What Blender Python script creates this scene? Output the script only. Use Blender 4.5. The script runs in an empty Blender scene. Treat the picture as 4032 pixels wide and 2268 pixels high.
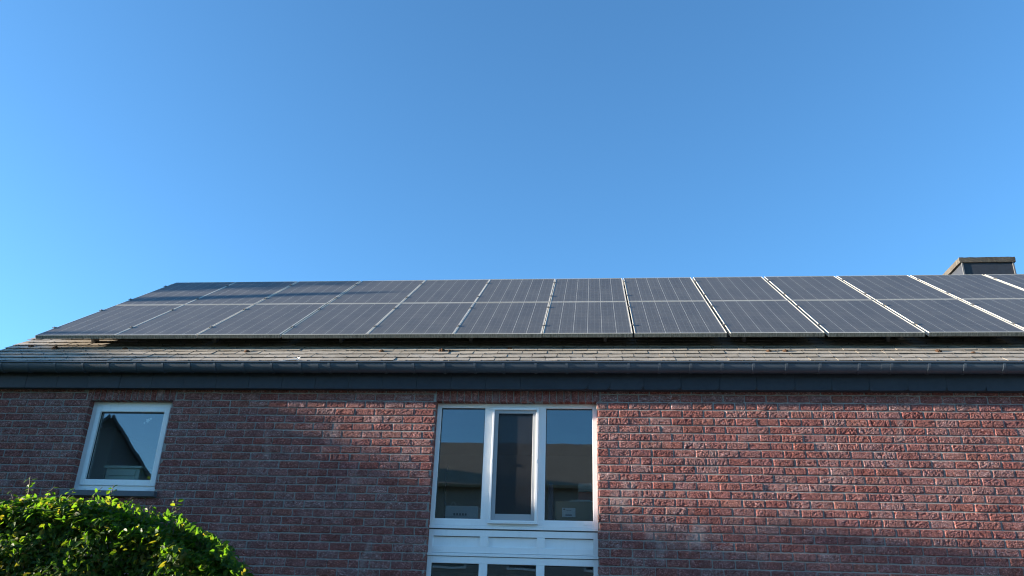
import bpy, bmesh, math
import numpy as np
from mathutils import Matrix, Vector

S = bpy.context.scene
COL = S.collection
rng = np.random.default_rng(7)
PI = math.pi

# ------------------------------------------------------------------ camera
cam = bpy.data.cameras.new('camera')
cam.sensor_width = 36.0
cam.lens = 28.514
cam.clip_start = 0.05
cam.clip_end = 3000
camo = bpy.data.objects.new('camera', cam)
COL.objects.link(camo)
_R = Matrix(((0.99486669, 0.00895704, 0.10079702),
             (0.09602952, -0.39771525, -0.91246968),
             (0.03191549, 0.91746518, -0.39653379))).to_4x4()
_R.translation = Vector((0, 0, 1.6))
camo.matrix_world = _R
S.camera = camo

# ------------------------------------------------------------------ sun and sky
SUN_DIR = Vector((-10.0, -1.15, 1.5)).normalized()       # towards the sun
sun = bpy.data.lights.new('sun', 'SUN')
sun.energy = 5.0
sun.angle = math.radians(0.5)
sun.color = (1.0, 0.86, 0.70)
suno = bpy.data.objects.new('sun', sun)
suno.rotation_euler = (-SUN_DIR).to_track_quat('-Z', 'Y').to_euler()
COL.objects.link(suno)
w = bpy.data.worlds.new("World")
S.world = w
w.use_nodes = True
wn = w.node_tree
sky = wn.nodes.new('ShaderNodeTexSky')
sky.sky_type = 'NISHITA'
sky.sun_disc = False
sky.sun_elevation = math.asin(SUN_DIR.z)
sky.sun_rotation = math.atan2(SUN_DIR.x, SUN_DIR.y) % (2 * PI)
sky.altitude = 0
sky.air_density = 0.8
sky.dust_density = 0.3
sky.ozone_density = 4.0
wb = wn.nodes.new('ShaderNodeMix')            # camera white balance of the sky
wb.data_type = 'RGBA'
wb.blend_type = 'MULTIPLY'
wb.inputs[0].default_value = 1.0
wb.inputs[7].default_value = (0.91, 1.06, 0.99, 1)
wn.links.new(sky.outputs[0], wb.inputs[6])
wn.links.new(wb.outputs[2], wn.nodes['Background'].inputs[0])
wn.nodes['Background'].inputs[1].default_value = 0.102

S.view_settings.view_transform = 'Standard'
S.view_settings.look = 'None'
S.view_settings.exposure = 2.17
S.view_settings.gamma = 1.0
S.render.engine = 'CYCLES'
S.cycles.use_denoising = True
S.cycles.denoising_prefilter = 'ACCURATE'
S.cycles.filter_width = 1.15
S.cycles.max_bounces = 8
S.cycles.transparent_max_bounces = 12
S.cycles.caustics_reflective = False
S.cycles.caustics_refractive = False


# ------------------------------------------------------------------ helpers
def mat(name, color=(.5, .5, .5), rough=.6, metal=0.0, spec=0.5, trans=0.0):
    m = bpy.data.materials.new(name)
    m.use_nodes = True
    b = m.node_tree.nodes['Principled BSDF']
    b.inputs['Base Color'].default_value = (*color, 1)
    b.inputs['Roughness'].default_value = rough
    b.inputs['Metallic'].default_value = metal
    b.inputs['Specular IOR Level'].default_value = spec
    return m


class NT:
    """small wrapper for building node trees"""
    def __init__(s, m):
        s.m = m
        s.t = m.node_tree
        s.b = s.t.nodes.get('Principled BSDF')
        s.out = s.t.nodes.get('Material Output')

    def n(s, typ, **kw):
        nd = s.t.nodes.new(typ)
        for k, v in kw.items():
            if k.startswith('i_'):
                key = k[2:]
                key = int(key) if key.isdigit() else key.replace('_', ' ')
                nd.inputs[key].default_value = v
            else:
                setattr(nd, k, v)
        return nd

    def l(s, a, b):
        s.t.links.new(a, b)

    def coord(s, which='Object'):
        return s.n('ShaderNodeTexCoord').outputs[which]

    def noise(s, vec, scale=5, detail=4, rough=.5, dist=0.0):
        nd = s.n('ShaderNodeTexNoise')
        nd.inputs['Scale'].default_value = scale
        nd.inputs['Detail'].default_value = detail
        nd.inputs['Roughness'].default_value = rough
        nd.inputs['Distortion'].default_value = dist
        if vec is not None:
            s.l(vec, nd.inputs['Vector'])
        return nd.outputs[0]

    def ramp(s, fac, stops):
        nd = s.n('ShaderNodeValToRGB')
        e = nd.color_ramp.elements
        while len(e) < len(stops):
            e.new(0.5)
        for k, (p, c) in enumerate(stops):
            e[k].position = p
            e[k].color = (*c, 1) if len(c) == 3 else c
        s.l(fac, nd.inputs[0])
        return nd.outputs[0]

    def mix(s, fac, a, b, blend='MIX'):
        nd = s.n('ShaderNodeMix', data_type='RGBA', blend_type=blend)
        for sock, v in ((nd.inputs[0], fac), (nd.inputs[6], a), (nd.inputs[7], b)):
            if isinstance(v, (int, float)):
                sock.default_value = v
            elif isinstance(v, tuple):
                sock.default_value = (*v, 1)
            else:
                s.l(v, sock)
        return nd.outputs[2]

    def math(s, op, a, b=0.0, clamp=False):
        nd = s.n('ShaderNodeMath', operation=op, use_clamp=clamp)
        for sock, v in ((nd.inputs[0], a), (nd.inputs[1], b)):
            if isinstance(v, (int, float)):
                sock.default_value = v
            else:
                s.l(v, sock)
        return nd.outputs[0]

    def bump(s, h, strength=.5, dist=.01):
        nd = s.n('ShaderNodeBump')
        nd.inputs['Strength'].default_value = strength
        nd.inputs['Distance'].default_value = dist
        s.l(h, nd.inputs['Height'])
        s.l(nd.outputs[0], s.b.inputs['Normal'])

    def scale(s, vec, v):
        nd = s.n('ShaderNodeMapping')
        nd.inputs['Scale'].default_value = v
        s.l(vec, nd.inputs['Vector'])
        return nd.outputs[0]


def tag(o, label=None, cat=None, group=None, kind=None):
    if label:
        o['label'] = label
    if cat:
        o['category'] = cat
    if group:
        o['group'] = group
    if kind:
        o['kind'] = kind
    return o


def thing(name, label, cat, loc=(0, 0, 0), group=None):
    o = bpy.data.objects.new(name, None)
    o.location = loc
    o.empty_display_size = .1
    COL.objects.link(o)
    return tag(o, label, cat, group)


def link(name, me, mats, parent=None, loc=None):
    for m in (mats if isinstance(mats, (list, tuple)) else [mats]):
        me.materials.append(m)
    o = bpy.data.objects.new(name, me)
    COL.objects.link(o)
    if parent is not None:
        o.parent = parent
        # geometry is written in world coordinates: undo the parents' offsets
        if loc is None:
            t = Vector((0, 0, 0))
            p = parent
            while p is not None:
                t += Vector(p.location)
                p = p.parent
            o.location = -t
        else:
            o.location = loc
    elif loc is not None:
        o.location = loc
    return o


def np_mesh(name, verts, faces, smooth=False, uvs=None):
    """verts Nx3, faces MxK (all the same K)"""
    verts = np.asarray(verts, dtype=np.float32)
    faces = np.asarray(faces, dtype=np.int32)
    k = faces.shape[1]
    me = bpy.data.meshes.new(name)
    me.vertices.add(len(verts))
    me.vertices.foreach_set('co', verts.ravel())
    me.loops.add(faces.size)
    me.loops.foreach_set('vertex_index', faces.ravel())
    me.polygons.add(len(faces))
    me.polygons.foreach_set('loop_start', np.arange(0, faces.size, k, dtype=np.int32))
    me.polygons.foreach_set('loop_total', np.full(len(faces), k, dtype=np.int32))
    me.update(calc_edges=True)
    me.polygons.foreach_set('use_smooth', np.full(len(faces), smooth))
    return me


def add_attr(me, name, rgba):
    a = me.attributes.new(name, 'FLOAT_COLOR', 'POINT')
    a.data.foreach_set('color', np.asarray(rgba, dtype=np.float32).ravel())


BOXV = np.array([[0, 0, 0], [1, 0, 0], [1, 1, 0], [0, 1, 0], [0, 0, 1], [1, 0, 1], [1, 1, 1], [0, 1, 1]], float)
BOXF = np.array([[0, 3, 2, 1], [4, 5, 6, 7], [0, 1, 5, 4], [1, 2, 6, 5], [2, 3, 7, 6], [3, 0, 4, 7]])


def boxes(name, bl, m, parent=None, bevel=0.002):
    """bl: list of (x0,x1,y0,y1,z0,z1)"""
    vs, fs = [], []
    for i, (x0, x1, y0, y1, z0, z1) in enumerate(bl):
        vs.append(np.array([x0, y0, z0]) + BOXV * np.array([x1 - x0, y1 - y0, z1 - z0]))
        fs.append(BOXF + 8 * i)
    me = np_mesh(name, np.concatenate(vs), np.concatenate(fs))
    if bevel:
        bm = bmesh.new()
        bm.from_mesh(me)
        bmesh.ops.bevel(bm, geom=list(bm.edges), offset=bevel, segments=2, profile=.5, affect='EDGES')
        bm.to_mesh(me)
        bm.free()
    return link(name, me, m, parent)


def frame_boxes(x0, x1, z0, z1, wl, wr, wb, wt, y0, y1):
    """four butted members of a rectangular frame"""
    return [(x0, x0 + wl, y0, y1, z0, z1), (x1 - wr, x1, y0, y1, z0, z1),
            (x0 + wl, x1 - wr, y0, y1, z0, z0 + wb), (x0 + wl, x1 - wr, y0, y1, z1 - wt, z1)]


def tube(pts, rad, n=6):
    """verts, quads for a tapered tube through pts"""
    pts = [Vector(p) for p in pts]
    vs, fs = [], []
    for i, p in enumerate(pts):
        d = (pts[min(i + 1, len(pts) - 1)] - pts[max(i - 1, 0)]).normalized()
        a = d.orthogonal().normalized()
        b = d.cross(a)
        r = rad[i]
        for k in range(n):
            t = 2 * PI * k / n
            vs.append(p + a * math.cos(t) * r + b * math.sin(t) * r)
    for i in range(len(pts) - 1):
        for k in range(n):
            fs.append((i * n + k, i * n + (k + 1) % n, (i + 1) * n + (k + 1) % n, (i + 1) * n + k))
    return [tuple(v) for v in vs], fs


def tubes_mesh(name, lst):
    V, F = [], []
    for pts, rad, n in lst:
        v, f = tube(pts, rad, n)
        F += [tuple(i + len(V) for i in q) for q in f]
        V += v
    return np_mesh(name, V, F, smooth=True)


def _hash(ix, iy, seed):
    h = (ix * 374761393 + iy * 668265263 + seed * 974634777) & 0xffffffff
    h = ((h ^ (h >> 13)) * 1274126177) & 0xffffffff
    return ((h ^ (h >> 16)) & 0xffff) / 65535.0


def vnoise(x, y, seed=0):
    ix = np.floor(x).astype(np.int64)
    iy = np.floor(y).astype(np.int64)
    fx = x - ix
    fy = y - iy
    fx = fx * fx * (3 - 2 * fx)
    fy = fy * fy * (3 - 2 * fy)
    a = _hash(ix, iy, seed)
    b = _hash(ix + 1, iy, seed)
    c = _hash(ix, iy + 1, seed)
    d = _hash(ix + 1, iy + 1, seed)
    return (a + (b - a) * fx) * (1 - fy) + (c + (d - c) * fx) * fy


# ------------------------------------------------------------------ materials
def brick_mat():
    m = mat('rough_red_brick', (.3, .1, .08), .9, spec=.2)
    t = NT(m)
    at = t.n('ShaderNodeAttribute', attribute_name='tint')
    sp = t.n('ShaderNodeSeparateColor')
    t.l(at.outputs['Color'], sp.inputs[0])
    co = t.coord()
    n1 = t.noise(co, 60, 6, .65)
    n2 = t.noise(co, 9, 3)
    nbig = t.noise(co, 1.1, 3, .6)
    base = t.ramp(sp.outputs[0], [(0, (.36, .098, .080)), (.25, (.44, .128, .098)), (.5, (.46, .170, .135)),
                                  (.75, (.37, .122, .118)), (.88, (.50, .20, .14)), (1, (.42, .108, .075))])
    # lime bloom and dust on the high spots, raw red clay in the creases, deepened in colour as relief shade
    h = t.math('ADD', t.math('MULTIPLY', sp.outputs[2], .85), t.math('MULTIPLY', n1, .45))
    hi = t.ramp(h, [(.55, (0, 0, 0)), (.95, (1, 1, 1))])
    crv = t.ramp(h, [(.32, (.32, .21, .19)), (.75, (1, 1, 1))])
    rd = t.noise(t.scale(co, (1, 1, 1.8)), 34, 6, .72, 1.3)
    rdg = t.math('MULTIPLY', t.math('ABSOLUTE', t.math('SUBTRACT', rd, .5)), 5.2, clamp=True)
    base = t.mix(1.0, base, crv, 'MULTIPLY')
    amt = t.math('MULTIPLY', hi, t.math('ADD', t.math('MULTIPLY', t.math('POWER', sp.outputs[1], 1.6), .6), .27), clamp=True)
    c1 = t.mix(amt, base, (.50, .385, .37))
    c1 = t.mix(1.0, c1, t.ramp(rdg, [(.0, (.20, .12, .115)), (.35, (.66, .57, .56)), (.75, (1.38, 1.36, 1.38))]), 'MULTIPLY')  # crease network darkened beyond the clay tone to stand in for self-shadow
    # whitish lime runs (real stain with its own outline)
    sx = t.n('ShaderNodeSeparateXYZ')
    t.l(co, sx.inputs[0])
    st = t.noise(t.scale(co, (2.2, 1, .9)), 2.1, 5, .62)
    d1 = t.math('SUBTRACT', 1, t.math('MULTIPLY', t.math('ABSOLUTE', t.math('SUBTRACT', sx.outputs[0], .55)), 1.25), clamp=True)
    d2 = t.math('SUBTRACT', 1, t.math('MULTIPLY', t.math('ABSOLUTE', t.math('SUBTRACT', sx.outputs[2], 2.55)), 1.3), clamp=True)
    loc = t.math('MULTIPLY', d1, d2)
    stf = t.ramp(t.math('ADD', st, t.math('MULTIPLY', loc, .18)), [(.60, (0, 0, 0)), (.76, (1, 1, 1))])
    stf2 = t.math('MULTIPLY', stf, t.math('ADD', t.math('MULTIPLY', n1, .8), -.05), clamp=True)
    c2 = t.mix(stf2, c1, (.52, .49, .47))
    c3 = t.mix(t.math('MULTIPLY', nbig, .2), c2, (.24, .12, .11))
    dk = t.ramp(n2, [(.3, (.82, .82, .82)), (.7, (1.1, 1.1, 1.1))])
    c4 = t.mix(1.0, c3, dk, 'MULTIPLY')
    mfac = t.ramp(at.outputs['Alpha'], [(.35, (1, 1, 1)), (.75, (0, 0, 0))])
    c4 = t.mix(mfac, c4, t.ramp(n1, [(.25, (.19, .17, .155)), (.75, (.38, .37, .345))]))
    t.l(c4, t.b.inputs['Base Color'])
    cr = t.noise(t.scale(co, (1, 1, 1.7)), 130, 5, .7, .6)
    hh = t.math('ADD', t.math('MULTIPLY', rdg, .6), t.math('MULTIPLY', cr, .7))
    t.bump(hh, .8, .0045)
    return m


def mortar_mat():
    m = mat('grey_mortar', (.34, .33, .30), .95, spec=.1)
    t = NT(m)
    co = t.coord()
    n = t.noise(co, 40, 5, .7)
    n0 = t.noise(co, 5, 4, .6)
    c = t.ramp(t.math('ADD', t.math('MULTIPLY', n, .6), t.math('MULTIPLY', n0, .4)), [(.3, (.20, .18, .165)), (.5, (.265, .255, .24)), (.7, (.36, .36, .335))])
    t.l(c, t.b.inputs['Base Color'])
    t.bump(n, .4, .004)
    return m


def slate_mat(name, c0, c1, rough=.75, lichen=.5):
    m = mat(name, c0, rough, spec=.35)
    t = NT(m)
    at = t.n('ShaderNodeAttribute', attribute_name='tint')
    sp = t.n('ShaderNodeSeparateColor')
    t.l(at.outputs['Color'], sp.inputs[0])
    co = t.coord()
    n = t.noise(co, 14, 5, .65)
    b = t.mix(sp.outputs[0], c0, c1)
    b2 = t.mix(t.ramp(n, [(.45, (0, 0, 0)), (.75, (.6, .6, .6))]), b, tuple(x * .62 for x in c0))
    li = t.noise(co, 70, 3, .6)
    b3 = t.mix(t.ramp(li, [(.62, (0, 0, 0)), (.72, (lichen, lichen, lichen))]), b2, (.24, .235, .19))
    t.l(b3, t.b.inputs['Base Color'])
    t.bump(t.noise(co, 55, 5, .7), .35, .003)
    return m


def paint_mat(name, c, rough=.4, var=.06, dirt=0.0):
    m = mat(name, c, rough)
    t = NT(m)
    co = t.coord()
    n = t.noise(co, 3.5, 5, .6)
    k = t.ramp(n, [(.3, tuple(x * (1 - var) for x in c)), (.7, c)])
    if dirt:
        n2 = t.noise(t.scale(co, (1, 1, .25)), 22, 6, .7)
        k = t.mix(t.ramp(n2, [(.52, (0, 0, 0)), (.8, (dirt,) * 3)]), k, (.25, .24, .16))
    t.l(k, t.b.inputs['Base Color'])
    t.bump(t.noise(co, 120, 3), .05, .001)
    return m


def glass_mat(name, tint=(.88, .91, .91), f0=.10, warp=.0006):
    m = bpy.data.materials.new(name)
    m.use_nodes = True
    t = NT(m)
    t.t.nodes.remove(t.b)
    g = t.n('ShaderNodeBsdfGlossy')
    g.inputs['Roughness'].default_value = .01
    g.inputs['Color'].default_value = (.93, .96, 1, 1)
    tr = t.n('ShaderNodeBsdfTransparent')
    tr.inputs['Color'].default_value = (*tint, 1)
    ge = t.n('ShaderNodeNewGeometry')
    dp = t.n('ShaderNodeVectorMath', operation='DOT_PRODUCT')
    t.l(ge.outputs['Incoming'], dp.inputs[0])
    t.l(ge.outputs['True Normal'], dp.inputs[1])
    om = t.math('SUBTRACT', 1, t.math('ABSOLUTE', dp.outputs['Value']), clamp=True)
    fr = t.math('ADD', t.math('MULTIPLY', t.math('POWER', om, 5.0), 1 - f0), f0)
    mx = t.n('ShaderNodeMixShader')
    bp = t.n('ShaderNodeBump')
    bp.inputs['Strength'].default_value = .5
    bp.inputs['Distance'].default_value = warp
    t.l(t.noise(t.scale(t.coord(), (1.6, 1, 1.1)), 2.2, 1, .4), bp.inputs['Height'])
    t.l(bp.outputs[0], g.inputs['Normal'])
    t.l(fr, mx.inputs[0])
    t.l(tr.outputs[0], mx.inputs[1])
    t.l(g.outputs[0], mx.inputs[2])
    t.l(mx.outputs[0], t.out.inputs['Surface'])
    return m


def solar_mat():
    """6 x 10 polycrystalline cells under dusty glass; generated from the part's own metres"""
    m = mat('dusty_solar_cells', (.05, .06, .1), .3, spec=.17)
    t = NT(m)
    uv = t.n('ShaderNodeUVMap')
    sx = t.n('ShaderNodeSeparateXYZ')
    t.l(uv.outputs[0], sx.inputs[0])
    u, v = sx.outputs[0], sx.outputs[1]      # metres in the panel plane

    def line(c, pitch, off, half):
        f = t.math('FRACT', t.math('DIVIDE', t.math('ADD', c, off), pitch))
        d = t.math('MULTIPLY', t.math('ABSOLUTE', t.math('SUBTRACT', f, .5)), pitch)   # pitch/2 at the lines
        return t.math('GREATER_THAN', d, pitch / 2 - half)
    cg = t.math('MAXIMUM', line(u, .1595, -.0165, .0016), t.math('MULTIPLY', line(v, .1595, -.03, .0012), .28))
    # border without cells
    bx = t.math('GREATER_THAN', t.math('ABSOLUTE', t.math('SUBTRACT', u, .495)), .4785)
    by = t.math('GREATER_THAN', t.math('ABSOLUTE', t.math('SUBTRACT', v, .8275)), .7975)
    brd = t.math('MAXIMUM', bx, by)
    bus = t.math('MULTIPLY', line(u, .0532, -.0165 - .0266, .0010), .25)
    ob = t.coord('Object')
    vor = t.n('ShaderNodeTexVoronoi')
    vor.inputs['Scale'].default_value = 60
    t.l(uv.outputs[0], vor.inputs['Vector'])
    sc = t.n('ShaderNodeSeparateColor')
    t.l(vor.outputs['Color'], sc.inputs[0])
    cell = t.ramp(sc.outputs[0], [(0, (.020, .027, .042)), (1, (.030, .037, .048))])
    c1 = t.mix(bus, cell, (.42, .43, .45))
    c2 = t.mix(cg, c1, (.50, .50, .47))
    c3 = t.mix(t.math('MULTIPLY', brd, .5), c2, (.25, .26, .28))
    # dust film, thicker towards the lower edge and streaky
    d = t.noise(t.scale(ob, (1, .8, .8)), 3.2, 6, .65)
    d2 = t.noise(t.scale(uv.outputs[0], (30, 7, 1)), 3, 5, .7)
    low = t.math('MULTIPLY', t.math('SUBTRACT', .12, v, ), 3.0, clamp=True)
    oi = t.n('ShaderNodeObjectInfo')
    rv = t.math('MULTIPLY', t.math('SUBTRACT', oi.outputs['Random'], .5), .07)
    d = t.math('ADD', d, rv)
    d = t.math('ADD', d, t.math('MULTIPLY', t.math('SUBTRACT', t.noise(t.coord('Generated'), 2.2, 3, .6), .5), .5))
    df = t.math('ADD', t.math('ADD', t.math('MULTIPLY', d, .20), t.math('MULTIPLY', d2, .20)), t.math('MULTIPLY', low, .2), clamp=True)
    c4 = t.mix(df, c3, (.30, .29, .255))
    t.l(c4, t.b.inputs['Base Color'])
    r = t.math('ADD', t.math('MULTIPLY', d2, .25), .34)
    t.l(r, t.b.inputs['Roughness'])
    t.bump(t.noise(uv.outputs[0], 300, 2), .05, .001)
    return m


def leaf_mat(name, cols, transl=.5):
    m = bpy.data.materials.new(name)
    m.use_nodes = True
    t = NT(m)
    at = t.n('ShaderNodeAttribute', attribute_name='tint')
    sp = t.n('ShaderNodeSeparateColor')
    t.l(at.outputs['Color'], sp.inputs[0])
    n = len(cols)
    c = t.ramp(sp.outputs[0], [(k / (n - 1), cols[k]) for k in range(n)])
    t.l(c, t.b.inputs['Base Color'])
    t.b.inputs['Roughness'].default_value = .5
    t.b.inputs['Specular IOR Level'].default_value = .25
    tr = t.n('ShaderNodeBsdfTranslucent')
    t.l(t.mix(1.0, c, (2.3, 2.5, .5), 'MULTIPLY'), tr.inputs['Color'])
    mx = t.n('ShaderNodeMixShader')
    mx.inputs[0].default_value = transl
    t.l(t.b.outputs[0], mx.inputs[1])
    t.l(tr.outputs[0], mx.inputs[2])
    t.l(mx.outputs[0], t.out.inputs['Surface'])
    return m


M_BRICK = brick_mat()
M_MORTAR = mortar_mat()
M_TILE = slate_mat('weathered_roof_slate', (.275, .245, .20), (.35, .315, .265))
M_FASC = slate_mat('dark_cladding_slate', (.027, .032, .042), (.031, .036, .047), .6, 0.0)
M_WHITE = paint_mat('white_window_frame', (.84, .85, .85), .35, .05, .10)
M_SCREENFR = paint_mat('grey_screen_frame', (.33, .35, .37), .5)
M_ZINC = paint_mat('dark_gutter_metal', (.07, .09, .115), .38, .2)
M_ALU = paint_mat('panel_aluminium', (.52, .50, .44), .5, .10, .3)
t = NT(M_ALU)
t.b.inputs['Specular IOR Level'].default_value = .2
_sx = t.n('ShaderNodeSeparateXYZ')
t.l(t.coord(), _sx.inputs[0])
_front = t.math('MULTIPLY', t.math('LESS_THAN', _sx.outputs[1], .0008), t.math('LESS_THAN', _sx.outputs[2], -.004))
_st = t.noise(t.scale(t.coord(), (1, 1, .2)), 60, 6, .75)
_old = t.b.inputs['Base Color'].links[0].from_socket
_d = t.ramp(_st, [(.38, (.30, .29, .25)), (.62, (.09, .095, .08))])       # algae film on the lower edge
t.l(t.mix(_front, _old, _d), t.b.inputs['Base Color'])
M_CLAMP = mat('clamp_metal', (.13, .13, .13), .5, .4)
M_GLASS = glass_mat('window_glass')
M_SOLAR = solar_mat()
M_SILL = paint_mat('bluestone_sill', (.085, .095, .115), .55, .3)
M_DARK = mat('dark_void', (.03, .03, .03), .9)
M_ROOM = paint_mat('room_plaster', (.5, .49, .47), .9)
M_CONC = paint_mat('weathered_concrete', (.085, .075, .062), .95, .6, .5)
M_LEAD = paint_mat('chimney_edge_metal', (.15, .15, .15), .5, .2)
M_MOSS = mat('brown_moss', (.075, .042, .025), .95, spec=.1)
M_LEAF = leaf_mat('hornbeam_leaf', [(.028, .065, .016), (.045, .10, .018), (.08, .14, .02), (.15, .12, .035)])
M_TREELEAF = leaf_mat('tree_leaf', [(.03, .06, .015), (.05, .09, .02), (.06, .11, .025)], .3)
M_TWIG = mat('twig_bark', (.13, .09, .06), .8)
M_BARK = mat('trunk_bark', (.10, .075, .055), .9)

# ------------------------------------------------------------------ ground
me = np_mesh('ground', [(-400, -400, 0), (400, -400, 0), (400, 400, 0), (-400, 400, 0)], [(0, 1, 2, 3)])
mg = mat('lawn', (.05, .09, .03), .95, spec=.1)
t = NT(mg)
t.l(t.ramp(t.noise(t.coord(), .6, 8, .7), [(.3, (.035, .065, .02)), (.7, (.075, .10, .035))]), t.b.inputs['Base Color'])
link('lawn_ground', me, mg)['kind'] = 'structure'
tr = boxes('patio_paving', [(-7.2, 8.4, 5.75, 8.14, -.05, .04)], paint_mat('paving_concrete', (.30, .29, .27), .9, .3), bevel=.01)
tr['kind'] = 'structure'
tr = boxes('bounce_paving', [(-1.5, 12.0, -9.0, 5.74, -.05, .036)], paint_mat('bounce_concrete', (.44, .42, .38), .9, .25), bevel=.01)  # unseen pale paving, added to bounce light onto the shaded wall
tr['kind'] = 'structure'

# ------------------------------------------------------------------ the house
YW = 8.15                     # brick face
XL, XR = -6.82, 7.6           # ends of the front wall
ZT = 4.10
house = thing('brick_house', 'red brick house with slate roof, dark gutter and white framed windows', 'house', (0, YW, 0))

OPEN = [(-5.505, -4.553, 2.875, 3.852), (-1.655, 0.018, .55, 3.857)]
SOLD = [(-5.545, -4.525, 3.852, 4.075), (-1.66, 0.05, 3.857, 4.075)]
COURSE = .0799
BED0 = 3.775                  # a bed joint
MOD = .2119
JX = 1.2947


def build_wall():
    rects = []                 # x0,x1,z0,z1,vertical
    hb = .0058
    k0 = int(math.floor((.0 - BED0) / COURSE)) + 1
    k1 = int(math.ceil((ZT - BED0) / COURSE))
    for k in range(k0, k1):
        z0 = BED0 + k * COURSE + hb
        z1 = z0 + COURSE - 2 * hb
        ph = JX + (MOD / 2 if (k - 1) % 2 else 0) + rng.uniform(-.006, .006)
        n0 = int(math.floor((XL - ph) / MOD))
        n1 = int(math.ceil((XR - ph) / MOD))
        for n in range(n0, n1):
            a = ph + n * MOD + hb + rng.uniform(-.003, .003)
            b = ph + (n + 1) * MOD - hb + rng.uniform(-.003, .003)
            if rng.random() < .012:
                segs = [(a, (a + b) / 2 - hb), ((a + b) / 2 + hb, b)]
            else:
                segs = [(a, b)]
            for (p, q) in segs:
                parts = [(max(p, XL), min(q, XR))]
                for (ox0, ox1, oz0, oz1) in OPEN + SOLD:
                    if z1 > oz0 + .012 and z0 < oz1 - .03:
                        new = []
                        for (u, v) in parts:
                            if v <= ox0 or u >= ox1:
                                new.append((u, v))
                                continue
                            if u < ox0 - .02:
                                new.append((u, ox0 - (hb * 2 if (ox0, ox1, oz0, oz1) in SOLD else 0)))
                            if v > ox1 + .02:
                                new.append((ox1 + (hb * 2 if (ox0, ox1, oz0, oz1) in SOLD else 0), v))
                        parts = new
                for (u, v) in parts:
                    if v - u > .025:
                        rects.append((u, v, z0 + rng.uniform(-.002, .002), z1 + rng.uniform(-.002, .002)))
    for (sx0, sx1, sz0, sz1) in SOLD:
        n = int(round((sx1 - sx0) / COURSE * 1.08))
        stp = (sx1 - sx0) / n
        for i in range(n):
            rects.append((sx0 + i * stp + hb, sx0 + (i + 1) * stp - hb, sz0 + .002, sz1 - .005))
    R = np.array(rects)
    near = (R[:, 2] > 1.85) & (R[:, 0] < 5.0) & (R[:, 1] > -6.9)
    out = []
    for flag, nx, nz in ((True, 28, 10), (False, 5, 3)):
        Q = R[near == flag]
        B = len(Q)
        gx = np.concatenate([[0], np.linspace(0, 1, nx + 1), [1]])
        gz = np.concatenate([[0], np.linspace(0, 1, nz + 1), [1]])
        U, V = np.meshgrid(gx, gz)
        ring = np.zeros(U.shape, bool)
        ring[0] = ring[-1] = True
        ring[:, 0] = ring[:, -1] = True
        wdt = (Q[:, 1] - Q[:, 0])[:, None, None]
        hgt = (Q[:, 3] - Q[:, 2])[:, None, None]
        X = Q[:, 0][:, None, None] + U[None] * wdt
        Z = Q[:, 2][:, None, None] + V[None] * hgt
        # ragged outline, keeps corners slightly rounded
        e = .0045
        cx = (U[None] - .5) * 2
        cz = (V[None] - .5) * 2
        X = X - np.sign(cx) * (np.abs(cx) ** 16) * (np.abs(cz) ** 16) * .002
        Z = Z - np.sign(cz) * (np.abs(cz) ** 8) * (np.abs(cx) ** 8) * .002
        X += (vnoise(X * 45 + 9, Z * 45, 5) - .5) * e * 1.3 * (np.abs(cx) > .97)
        Z += (vnoise(X * 38 + 3, Z * 38 + 50, 6) - .5) * e * (np.abs(cz) > .93)
        r1 = rng.random(B)[:, None, None]
        r2 = rng.random(B)[:, None, None]
        th = (rng.normal(0, .55, B))[:, None, None]
        offx = rng.uniform(0, 300, B)[:, None, None]
        A = X * np.cos(th) + Z * np.sin(th)
        C = -X * np.sin(th) + Z * np.cos(th)
        wx = (vnoise(A * 26 + offx, C * 26, 11) - .5) * 2.2
        n1 = vnoise(A * 34 + offx + wx, C * 72 + wx * 1.5, 1)
        n4 = vnoise(A * 60 + offx * 2 + wx, C * 110 - wx, 7)
        n2 = vnoise(A * 110 + offx, C * 150 + wx, 2)
        n3 = vnoise(A * 13 + offx, C * 22 + 7, 3)
        cr1 = np.clip(np.abs(n1 - .5) * 7.0, 0, 1)          # narrow tears, 0 inside
        cr2 = np.clip(np.abs(n4 - .5) * 5.0, 0, 1)
        smooth = np.clip((n3 - .25) * 2.2, 0, 1)            # calm patches between the torn ones
        H = (.50 * cr1 + .28 * (cr2 * smooth + (1 - smooth)) + .16 * n2 + .22 * n3)
        rough = .40 + .60 * r2
        D = (.0018 + H * .0108) * rough + (1 - rough) * .0072
        edge = np.minimum(np.minimum(U, 1 - U)[None] * wdt, np.minimum(V, 1 - V)[None] * hgt)
        D = D * (0.45 + .55 * np.clip(edge / .005, 0, 1))
        proud = (rng.uniform(-.0025, .002, B))[:, None, None]
        Y = YW + .004 - D + proud
        Y = np.where(ring[None], YW + .0042, Y)
        X = X + np.where(ring[None], np.sign(cx) * (np.abs(cx) > .999) * np.where(cx < 0, .0062, .0008), 0)
        Z = Z + np.where(ring[None], np.sign(cz) * (np.abs(cz) > .999) * np.where(cz > 0, .0045, .0005), 0)
        NV = U.size
        verts = np.stack([X, Y, Z], -1).reshape(-1, 3)
        ny_, nx_ = U.shape
        ii, jj = np.meshgrid(np.arange(nx_ - 1), np.arange(ny_ - 1))
        a = (jj * nx_ + ii).ravel()
        f = np.stack([a, a + 1, a + nx_ + 1, a + nx_], -1)
        faces = (f[None] + (np.arange(B) * NV)[:, None, None]).reshape(-1, 4)
        tint = np.zeros((B, ny_, nx_, 4), np.float32)
        tint[..., 0] = rng.random(B)[:, None, None]
        tint[..., 1] = (rng.random(B) ** 1.3)[:, None, None]
        tint[..., 2] = np.clip(H, 0, 1)
        tint[..., 3] = 1 - ring[None]
        out.append((verts, faces, tint.reshape(-1, 4)))
    rb = []
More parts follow.
